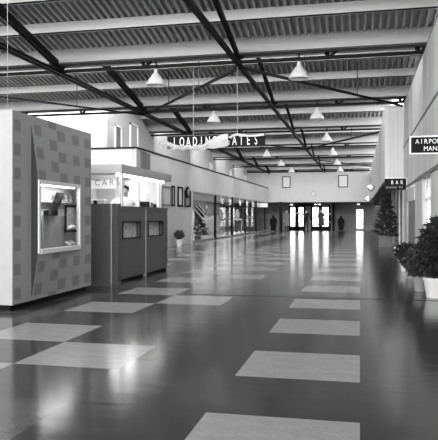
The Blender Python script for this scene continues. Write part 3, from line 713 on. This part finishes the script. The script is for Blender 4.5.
# ------------------------------------------------------------------ people (skin modifier bodies)
def person(label, loc, rz, coat, legs_m, hgt=1.75, pose='stand', hat=False, long_coat=False, hair=True, shoes=None, point=False, wide=1.25, shirt=None):
    t = thing('person', label, 'person', loc, rz)
    s = hgt/1.75
    V = {}; order = []; E = []
    def v(n, p, r, par=None):
        V[n] = len(order); order.append((Vector(p)*s, r*s if not isinstance(r, tuple) else (r[0]*s, r[1]*s)))
        if par: E.append((V[par], V[n]))
    w = wide
    v('pelvis', (0, 0, .95), (.15*w, .11)); v('waist', (0, 0, 1.10), (.135*w, .10), 'pelvis'); v('chest', (0, 0, 1.30), (.165*w, .115), 'waist')
    v('neckb', (0, .0, 1.45), (.09, .08), 'chest'); v('neck', (0, -.01, 1.52), (.055, .055), 'neckb'); v('head', (0, -.02, 1.60), (.075, .09), 'neck'); v('crown', (0, -.01, 1.70), (.07, .085), 'head')
    st = .16 if pose == 'walk' else 0
    for sd, n in ((-1, 'l'), (1, 'r')):
        v('hip'+n, (sd*.09, 0, .88), .095, 'pelvis'); v('knee'+n, (sd*.10, -sd*st*.5-.01, .50), .065, 'hip'+n); v('ank'+n, (sd*.11, -sd*st+.03, .10), .042, 'knee'+n); v('toe'+n, (sd*.13, -sd*st-.14, .035), .035, 'ank'+n)
        v('sh'+n, (sd*.18*w, 0, 1.40), .065, 'neckb')
        if point and n == 'l':
            v('el'+n, (sd*.42, -.06, 1.43), .06, 'sh'+n); v('wr'+n, (sd*.66, -.1, 1.48), .045, 'el'+n); v('ha'+n, (sd*.74, -.12, 1.49), .035, 'wr'+n); hd = Vector((sd*.5, -.3, .05)); base = 'wr'+n
        else:
            v('el'+n, (sd*.25*w, .03, 1.14), .048, 'sh'+n); v('wr'+n, (sd*.25*w, -.06, .90), .03, 'el'+n); v('ha'+n, (sd*.25*w, -.08, .82), .034, 'wr'+n); hd = Vector((0, -.1, -1))
        hp = order[V['ha'+n]][0]/s; hd.normalize(); sv = hd.cross(Vector((1, 0, 0)) if abs(hd.x) < .6 else Vector((0, 0, 1))).normalized()
        for fi in range(4):
            o = (fi-1.5)*.018; ln = (.07, .085, .08, .06)[fi]
            v(f'f{n}{fi}a', hp+sv*o+hd*.04, .009, 'ha'+n); v(f'f{n}{fi}b', hp+sv*o+hd*(.04+ln)+Vector((0, -.015, 0)), .007, f'f{n}{fi}a')
        v(f't{n}a', hp+sv*.045+hd*.0, .010, 'ha'+n); v(f't{n}b', hp+sv*.06+hd*.045+Vector((0, -.01, 0)), .008, f't{n}a')
    me = bpy.data.meshes.new('body'); me.from_pydata([o[0] for o in order], E, []); ob = bpy.data.objects.new('body', me); COL.objects.link(ob)
    sk = ob.modifiers.new('skin', 'SKIN'); sk.use_smooth_shade = True
    for i, o in enumerate(order):
        r = o[1] if isinstance(o[1], tuple) else (o[1], o[1]); me.skin_vertices[0].data[i].radius = r; me.skin_vertices[0].data[i].use_root = (i == 0)
    ob.modifiers.new('sub', 'SUBSURF').levels = 1
    bpy.context.view_layer.update()
    m2 = bpy.data.meshes.new_from_object(ob.evaluated_get(bpy.context.evaluated_depsgraph_get())); bpy.data.objects.remove(ob)
    m2.name = 'body'; m2.materials.clear()
    for m_ in (coat if long_coat == 2 else M['skin'], coat, legs_m, M['black']): m2.materials.append(m_)
    hands = [order[V['wr'+n]][0] for n in 'lr']
    for p in m2.polygons:
        c = p.center/s; p.use_smooth = True
        near_hand = min((p.center-h_).length for h_ in hands) < .14*s and (abs(c.x) > .21*w)
        if c.z > 1.50 and abs(c.x) < .2: i = 0
        elif near_hand and (c.z < .90 or (point and abs(c.x) > .64)): i = 0
        elif c.z > .92 or abs(c.x) > .19: i = 1
        elif c.z > .08: i = 2
        else: i = 3
        p.material_index = i
    bd = bpy.data.objects.new('body', m2); COL.objects.link(bd); bd.parent = t
    # face: nose, ears, eyes, mouth
    b = MB(); hz = 1.635
    b.lathe([(0, -.02), (.014, -.01), (.012, .01), (.004, .03)], 0, -.112, hz, 8)
    for sd in (-1, 1): b.lathe([(0, -.03), (.012, -.015), (.014, .01), (0, .03)], sd*.078, -.01, hz, 8)
    b.v = [tuple(Vector(q)*s) for q in b.v]; b.build('nose_and_ears', M['skin'], t, smooth=True)
    b = MB()
    for sd in (-1, 1): b.box(sd*.03-.011, sd*.03+.011, -.108, -.098, hz+.02, hz+.03)
    b.box(-.022, .022, -.108, -.09, hz-.055, hz-.048)
    b.v = [tuple(Vector(q)*s) for q in b.v]; b.build('eyes_and_mouth', M['hair'], t)
    if long_coat == 2:
        b = MB(); b.lathe([(.11, -.17), (.125, -.06), (.13, .04), (.115, .12), (.07, .17), (0, .18)], 0, .02, 1.6, 16); b.v = [tuple(Vector(q)*s) for q in b.v]; b.build('hood', coat, t, smooth=True)
    elif hair:
        b = MB(); n0 = 0
        for iz in range(7):
            a = iz/6*math.pi*.56; r = math.sin(a); zt = math.cos(a)
            for i in range(16):
                q = 2*math.pi*i/16; fr = 1 if math.sin(q) > -.35 else .0
                zz_ = 1.655+.098*zt if not (iz > 3 and fr == 0) else 1.655+.098*math.cos(math.pi*.56*3/6)
                b.v.append((.09*r*math.cos(q)*s, (-.005+.108*r*math.sin(q))*s, zz_*s))
        for iz in range(6):
            for i in range(16):
                j = (i+1) % 16; b.f.append((iz*16+i, iz*16+j, (iz+1)*16+j, (iz+1)*16+i)); b.m.append(0)
        b.build('hair', M['hair'], t, smooth=True)
    if hat:
        b = MB(); b.lathe([(0, .13), (.085, .12), (.092, .03), (.15, .02), (.15, .01), (.09, .01)], 0, -.01, 1.67, 18); b.v = [tuple(Vector(q)*s) for q in b.v]; b.build('hat', M['coat_m'], t, smooth=True)
    if long_coat:
        b = MB(); pr = [(.17*w, .13, 1.42), (.185*w, .14, 1.3), (.165*w, .135, 1.1), (.19*w, .15, .92), (.215*w, .17, .6), (.235*w, .19, .46)]
        if long_coat == 2: pr = [(.10*w, .11, 1.50), (.18*w, .15, 1.40), (.215*w, .17, 1.2), (.225*w, .18, .9), (.21*w, .18, .5), (.18*w, .16, .1)]
        for rx, ry, z in pr:
            for i in range(20):
                q = 2*math.pi*i/20; b.v.append((rx*math.cos(q)*s, ry*math.sin(q)*s, z*s))
        for k in range(len(pr)-1):
            for i in range(20):
                j = (i+1) % 20; b.f.append((k*20+j, k*20+i, (k+1)*20+i, (k+1)*20+j)); b.m.append(0)
        b.build('coat_skirt', coat, t, smooth=True)
    return t
def gp(px, Z):                # floor point for pixel column and camera-axis distance
    X = (px-219)/637*Z; return (X*math.cos(.21778)-Z*math.sin(.21778), X*math.sin(.21778)+Z*math.cos(.21778), 0)
person('person in a long black coat standing with back turned, left of the far entrance', gp(273.4, 51.0), 3.0, M['coat_b'], M['coat_b'], 1.28, long_coat=2, wide=1.5)
person('person in a light grey coat and hat by the left edge of the far doors', gp(286.6, 50), .8, M['coat_l'], M['coat_g'], 1.74, hat=True, long_coat=True)
person('person in dark clothes pointing with one arm, in front of the far doors', gp(306.3, 47), .1, M['coat_m'], M['trous'], 1.68, point=True, pose='walk')
person('person in a grey coat standing before the right pair of far doors', gp(321.2, 51), -.5, M['coat_g'], M['coat_m'], 1.76, long_coat=True, pose='walk')
person('person in a dark jacket against the right edge of the far doors', gp(330.2, 51.5), -1.3, M['coat_b'], M['trous'], 1.52, wide=.95)
person('person in a bulky black coat standing alone left of the narrow right door', gp(341, 52), 2.8, M['coat_b'], M['coat_b'], 1.24, long_coat=2, wide=1.55)
person('clerk in a white shirt standing inside the glazed CARS booth', gp(124.6, 13.2)[:2]+(0,), .35, M['shirt'], M['trous'], 1.85)

# ------------------------------------------------------------------ plants
def leafcloud(mb, pts, rnd, n, size, shape='leaf', mi=0, tilt=.6):
    for _ in range(n):
        c = pts(rnd); d = Vector((rnd.gauss(0, 1), rnd.gauss(0, 1), rnd.gauss(0, tilt))).normalized()
        s_ = size*rnd.uniform(.6, 1.3); sd = d.cross(Vector((rnd.random(), rnd.random(), rnd.random()))).normalized()*s_*(.3 if shape == 'leaf' else .09)
        tip = c+d*s_; mid = c+d*s_*.5+Vector((0, 0, .1*s_))
        n0 = len(mb.v); mb.v += [tuple(c), tuple(mid+sd), tuple(tip), tuple(mid-sd)]; mb.f.append((n0, n0+1, n0+2, n0+3)); mb.m.append(mi)
def conifer(name, label, loc, h, r, rnd, box=None, potm=None, dense=1500, base=.25, needle=.13, mat_='leaf'):
    t = thing(name, label, 'potted tree', loc)
    b = MB(); b.tube((0, 0, base*.5), (0, 0, h*.93), .025, .008, seg=8); b.build('trunk', M['stem'], t)
    b = MB()
    nb = int(26*h/1.5)+12
    for i in range(nb):
        f = i/nb; z = base+.1+(h-base-.15)*f; a = i*2.399; L_ = r*(1-f)**.75*rnd.uniform(.75, 1.1)+.05
        tip = Vector((math.cos(a)*L_, math.sin(a)*L_, z+.12*L_)); b.tube((0, 0, z), tip, .006, .003, seg=4)
        m = int(dense/nb)
        for _ in range(m):
            g = rnd.random()**.6; p = Vector((0, 0, z)).lerp(tip, g)+Vector((rnd.gauss(0, .03), rnd.gauss(0, .03), rnd.gauss(0, .025)))
            d = (tip-Vector((0, 0, z))).normalized()+Vector((rnd.gauss(0, .7), rnd.gauss(0, .7), rnd.gauss(0, .5))); d.normalize()
            s_ = needle*rnd.uniform(.6, 1.2); sd = d.orthogonal().normalized()*s_*.13
            n0 = len(b.v); b.v += [tuple(p-sd), tuple(p+sd), tuple(p+d*s_)]; b.f.append((n0, n0+1, n0+2)); b.m.append(0)
    b.build('foliage', M[mat_], t)
    b = MB()
    if box: b.taper_box(0, 0, box*.9, box*.9, box, box, 0, base+.08); b.build('planter', potm or M['boxp'], t, bevel=.01)
    else: b.lathe([(0, .0), (.11, 0), (.15, base+.02), (.165, base+.02), (.165, base+.06), (.14, base+.06), (.14, base+.03), (0, base+.03)], seg=20); b.build('pot', potm or M['pot'], t, smooth=False)
    return t
rnd = random.Random(11)
conifer('potted_evergreen', 'bushy evergreen tree in a dark square planter under the right block', gp(386, 24.8), 1.97, .47, rnd, .5, None, 5200, .34, .13, 'leaf2')
conifer('decorated_evergreen', 'dark evergreen tree behind the first pane of the left glass wall', gp(198.0, 31.8), 1.75, .5, rnd, .3, None, 2600, .15, .15)
def bush(name, label, loc, r, z0, h, rnd, pot, potm, n=900, leaf=.11, shape='leaf', flowers=0, mat_='leaf', pr=(.14, .17, .3), lean=(0, 0)):
    t = thing(name, label, 'potted plant', loc)
    b = MB()
    if pot == 'square': b.taper_box(0, 0, pr[0]*2, pr[0]*2, pr[1]*2, pr[1]*2, 0, pr[2])
    else: b.lathe([(0, 0), (pr[0], 0), (pr[1], pr[2]-.04), (pr[1]+.012, pr[2]-.04), (pr[1]+.012, pr[2]), (pr[1]-.02, pr[2]), (pr[1]-.02, pr[2]-.03), (0, pr[2]-.03)], seg=20)
    b.build('pot', potm, t)
    b = MB()
    for i in range(9):
        a = rnd.uniform(0, 6.28); b.tube((0, 0, pr[2]-.05), (math.cos(a)*r*.6+lean[0], math.sin(a)*r*.6+lean[1], z0+h*rnd.uniform(.5, .85)), .008, .004, seg=5)
    b.build('stem', M['stem'], t)
    b = MB()
    def pts(g):
        while True:
            p = Vector((g.uniform(-1, 1), g.uniform(-1, 1), g.uniform(-1, 1)))
            if .25 < p.length < 1: break
        f = (p.z+1)/2; return Vector((p.x*r+lean[0]*f, p.y*r+lean[1]*f, z0+h/2+p.z*h/2))
    leafcloud(b, pts, rnd, n, leaf, shape); b.build('foliage', M[mat_], t)
    if flowers:
        b = MB(); leafcloud(b, pts, rnd, flowers, leaf*.8, 'leaf'); b.build('flower', M['petal'], t)
    return t
bush('potted_bush', 'tall dense dark bush in a white pot at the right edge', gp(437, 9.4)[:2]+(0,), .31, .28, .92, rnd, 'round', M['pot'], 7500, .11, 'needle', 0, 'leaf', (.15, .19, .29), (.1, 0))
bush('potted_bush', 'broad dark shrub in a grey pot just behind the white pot', gp(420.5, 10.2), .25, .2, .52, rnd, 'round', M['pot2'], 5000, .06, 'leaf', 0, 'leaf2', (.09, .12, .24))
bush('potted_poinsettia', 'low dark shrub with few white blooms, third plant along the right wall', gp(412.5, 12.2), .24, .2, .45, rnd, 'round', M['pot2'], 3000, .065, 'leaf', 30, 'leaf', (.1, .13, .22))
bush('potted_poinsettia', 'low shrub with large white blooms, fourth plant along the right wall', gp(405.5, 13.8), .22, .25, .36, rnd, 'round', M['pot'], 1800, .065, 'leaf', 120, 'leaf', (.09, .12, .24))
bush('potted_bush', 'small leafy plant in a white tub against the left wall', gp(179, 25.2), .2, .26, .38, rnd, 'round', M['pot'], 700, .075, 'leaf', 12, 'leaf2', (.09, .13, .28))

# ------------------------------------------------------------------ decorations on the glass wall
def gpnt(px, py, a=-7.29):
    p = kpx(px, py, a); return p
def stroke(mb, pts, w):
    for p, q in zip(pts, pts[1:]): mb.bar(gpnt(*p), gpnt(*q), .012, w)
def disc(mb, px, py, rz, ry, a=-7.29, seg=18, ring=0):
    c = gpnt(px, py, a); pts = [(a, c.y+ry*math.cos(2*math.pi*i/seg), c.z+rz*math.sin(2*math.pi*i/seg)) for i in range(seg)]
    if ring:
        inn = [(a, c.y+(ry*ring)*math.cos(2*math.pi*i/seg), c.z+rz*ring*math.sin(2*math.pi*i/seg)) for i in range(seg)]
        for i in range(seg): j = (i+1) % seg; mb.face([pts[i], pts[j], inn[j], inn[i]])
    else: mb.face(pts)
def deco(label, fn, m='paintw', name='painted_figure'):
    mb = MB(); fn(mb); o = mb.build(name, M[m]); s_ = o.modifiers.new('s', 'SOLIDIFY'); s_.thickness = .006; tag(o, label, 'window painting', 'white holiday paintings on the left glass wall')
def f1(mb):
    stroke(mb, [(194, 208), (198, 213), (202, 218)], .05); stroke(mb, [(196, 206), (201, 211), (206, 217)], .05); stroke(mb, [(199, 205), (205, 212)], .04)
    stroke(mb, [(202, 218), (206, 220), (210, 219), (213, 217)], .09); disc(mb, 206.8, 207.2, .09, .14)
def f2(mb):
    disc(mb, 209.5, 213, .22, .4, ring=.6); disc(mb, 210, 227, .42, .55, ring=.82)
def f3(mb):
    disc(mb, 221, 214.5, .3, .45, ring=.55); disc(mb, 222, 227, .45, .5, ring=.8); stroke(mb, [(218.5, 218), (223, 220), (228, 218.5)], .08)
def f4(mb):
    disc(mb, 237.5, 215, .36, .62, ring=.72); disc(mb, 237.5, 214.5, .2, .34); stroke(mb, [(233.5, 219), (242, 219.5)], .1); stroke(mb, [(234, 221), (234.5, 232)], .08); stroke(mb, [(242, 221), (241.5, 231)], .08)
def f5(mb):
    disc(mb, 228, 215.5, .26, .4, ring=.6); stroke(mb, [(228, 219), (228.5, 231)], .06)
def f6(mb):
    stroke(mb, [(246.5, 217), (253.5, 217)], .07); disc(mb, 250, 223, .3, .5, ring=.8)
deco('white painted branches and swag on the glass beside the dark evergreen', f1)
deco('grey painted round figure on the first glass bay', f2, 'paintg')
deco('pale painted angel on the second glass bay, left of the other ring', f3, 'paintg')
deco('pale painted arch-headed figure on the third glass bay', f4)
deco('pale painted ring on a stem in the second glass bay', f5, 'paintg')
deco('pale painted bar and ring on the fourth glass bay', f6, 'paintg')
for i, px in enumerate((220.8, 228.8, 238.9, 246, 251.9, 257)):
    y = xb(px, 7.18); z = 2.32-.26
    t = thing('paper_bow', f'white paper bow hanging under the left gallery edge, {ORD[i]} from the camera', 'bow', (-7.15, y, z), 0, 'paper bows along the left gallery edge')
    b = MB()
    for sd in (-1, 1):
        b.face([(0, 0, 0), (.03, sd*.17, .09), (.03, sd*.2, -.05), (.0, sd*.03, -.03)]); b.face([(.02, 0, 0), (.05, sd*.12, -.13), (.02, sd*.03, -.15)])
    b.tube((0, 0, 0), (0, 0, .28), .006, seg=5)
    b.v = [(v[0]*1.4, v[1]*1.5, v[2]*1.4 if v[2] < .2 else v[2]) for v in b.v]; bo = b.build('ribbon', M['paper'], t); s_ = bo.modifiers.new('s', 'SOLIDIFY'); s_.thickness = .02
for i, (px, py) in enumerate(((235.5, 234), (239, 233.2), (243, 233.6))):
    c = gpnt(px, py, -7.6); b = MB(); b.lathe([(0, 0), (.1, 0), (.12, .12), (.07, .2), (0, .24)], c.x, c.y, .0, 10)
    tag(b.build('gift_parcel', M['paper']), f'small white parcel on the floor behind the third glass bay, {["left", "middle", "right"][i]} of three', 'parcel')
t = thing('gate_sign', 'small white sign hung at the far end of the left gallery edge', 'sign', (fx(259.2, 47), 47, H+(216.4-207.2)*47.5/637))
b = MB(); b.box(0, .62, 0, .05, 0, .3); b.build('board', M['white'], t)
b = MB(); b.box(.05, .06, .01, .03, .3, .50); b.box(.56, .57, .01, .03, .3, .50); b.build('hanger', M['black'], t)

# ------------------------------------------------------------------ hanging signs at right
sy = 9.0; x0 = fx(411, sy); z0 = H+(216.4-153)*8.62/637; z1 = H+(216.4-137.3)*8.62/637
t = thing('projecting_sign', 'black AIRPORT MANAGER sign with pale edge projecting from the right wall', 'sign', (x0, sy, z0))
b = MB(); b.box(0, 1.36-x0, 0, .04, 0, z1-z0); bd0 = b.build('board', M['board'], t)
b = MB(); b.box(-.018, 0, -.01, .05, -.018, z1-z0+.018); b.box(0, 1.36-x0, -.01, .05, -.018, 0); b.box(0, 1.36-x0, -.01, .05, z1-z0, z1-z0+.018); b.build('edge_strip', M['white'], t)
pxm = 1/74.
its = [(c, (4.0+i*4.1+2)*pxm, .125) for i, c in enumerate('AIRPORT')]+[(c, (12.2+i*4.3+2)*pxm, .028) for i, c in enumerate('MANAGER')]
letters('letter', its, M['ltext'], bd0, (0, -.008, 0), .088, .9)
sy = 19.6; x0 = fx(384.8, sy); x1 = min(fx(406.9, sy), 1.34); z0 = H+(216.4-190)*19.0/637; z1 = H+(216.4-178.6)*19.0/637
t = thing('projecting_sign', 'dark BAR sign with small second line before the right block', 'sign', (x0, sy, z0))
b = MB(); b.box(0, x1-x0, 0, .04, 0, z1-z0); bd0 = b.build('board', M['board'], t)
b = MB(); b.box(0, x1-x0, -.01, .05, z1-z0, z1-z0+.02); b.box(x1-x0, x1-x0+.02, -.01, .05, 0, z1-z0); b.build('edge_strip', M['white'], t)
its = [(c, (7+i*4.5)/33., .17) for i, c in enumerate('BAR')]
letters('letter', its, M['ltext'], bd0, (0, -.008, 0), .16, .7)
letters('small_letter', [(c, .27+(i-4)*.052, .05) for i, c in enumerate('DINING RM') if c != ' '], M['gtext'], bd0, (0, -.008, 0), .075, 1.0)
for i, (sy, pa, pb, ya, yb_) in enumerate(((26, 376.5, 391, 200.5, 193.3), (33, 374, 386, 205.5, 199.5))):
    Z = sy*.9764-.17; x0 = fx(pa, sy); x1 = fx(pb, sy); z0 = H+(216.4-ya)*Z/637; z1 = H+(216.4-yb_)*Z/637
    t = thing('projecting_sign', ['dark blank sign under the right block, behind the BAR sign', 'farthest dark blank sign under the right block'][i], 'sign', (x0, sy, z0))
    b = MB(); b.box(0, x1-x0, 0, .04, 0, z1-z0); bd0 = b.build('board', M['board'], t)
    b = MB(); b.box(.1, .11, .01, .03, z1-z0, 2.38-z0); b.box(x1-x0-.11, x1-x0-.1, .01, .03, z1-z0, 2.38-z0); b.build('hanger', M['black'], t)

# ------------------------------------------------------------------ light
w = bpy.data.worlds.new('World'); sc.world = w; w.use_nodes = True
bg = w.node_tree.nodes['Background']; bg.inputs[0].default_value = (1, 1, 1, 1); bg.inputs[1].default_value = 3.0
def area(name, loc, rot, sx, sy_, e):
    l = bpy.data.lights.new(name, 'AREA'); l.shape = 'RECTANGLE'; l.size = sx; l.size_y = sy_; l.energy = e
    o = bpy.data.objects.new(name, l); COL.objects.link(o); o.location = loc; o.rotation_euler = rot; return o
for k in range(-3, NB-1):                # daylight through each clerestory
    area('clerestory_daylight', (-6.4, B0+D*k+.50, zc(4.78)), (math.radians(70), 0, math.radians(0)), 14.5, 1.1, 330)
area('glass_room_fill', (-9.4, 40, 2.28), (0, 0, 0), 2.5, 22, 260)  # unseen fill light added to brighten the room behind the left glass
area('window_daylight', (-5.8, -5.9, 2.6), (math.radians(90), 0, 0), 14, 3.2, 400)
pl = bpy.data.lights.new('display_lamp_light', 'AREA'); pl.shape = 'RECTANGLE'; pl.size = 1.2; pl.size_y = .05; pl.energy = 3.6
o = bpy.data.objects.new('display_lamp_light', pl); COL.objects.link(o); o.location = (KA-.05, (W0+W1)/2, WZ1-.08); o.rotation_euler = (0, 0, math.radians(90))
pl = bpy.data.lights.new('booth_lamp_light', 'AREA'); pl.shape = 'RECTANGLE'; pl.size = 2.6; pl.size_y = .1; pl.energy = 18
o = bpy.data.objects.new('booth_lamp_light', pl); COL.objects.link(o); o.location = (-4.9, 12.2, 2.03); o.rotation_euler = (0, 0, math.radians(90))

# ------------------------------------------------------------------ camera
cam = bpy.data.cameras.new('camera'); co = bpy.data.objects.new('camera', cam); COL.objects.link(co)
cam.sensor_fit = 'HORIZONTAL'; cam.sensor_width = 36; cam.lens = 637/438*36; cam.shift_y = -3.6/438
cam.clip_end = 300; cam.clip_start = .05
co.location = (0, 0, H); co.rotation_euler = (math.pi/2, 0, .21778)
sc.camera = co
vs = sc.view_settings; vs.view_transform = 'Standard'; vs.look = 'None'; vs.exposure = 1.15; vs.gamma = 1; vs.use_curve_mapping = False
sc.cycles.use_denoising = True
sc.cycles.max_bounces = 8; sc.cycles.transparent_max_bounces = 12; sc.cycles.sample_clamp_indirect = 6
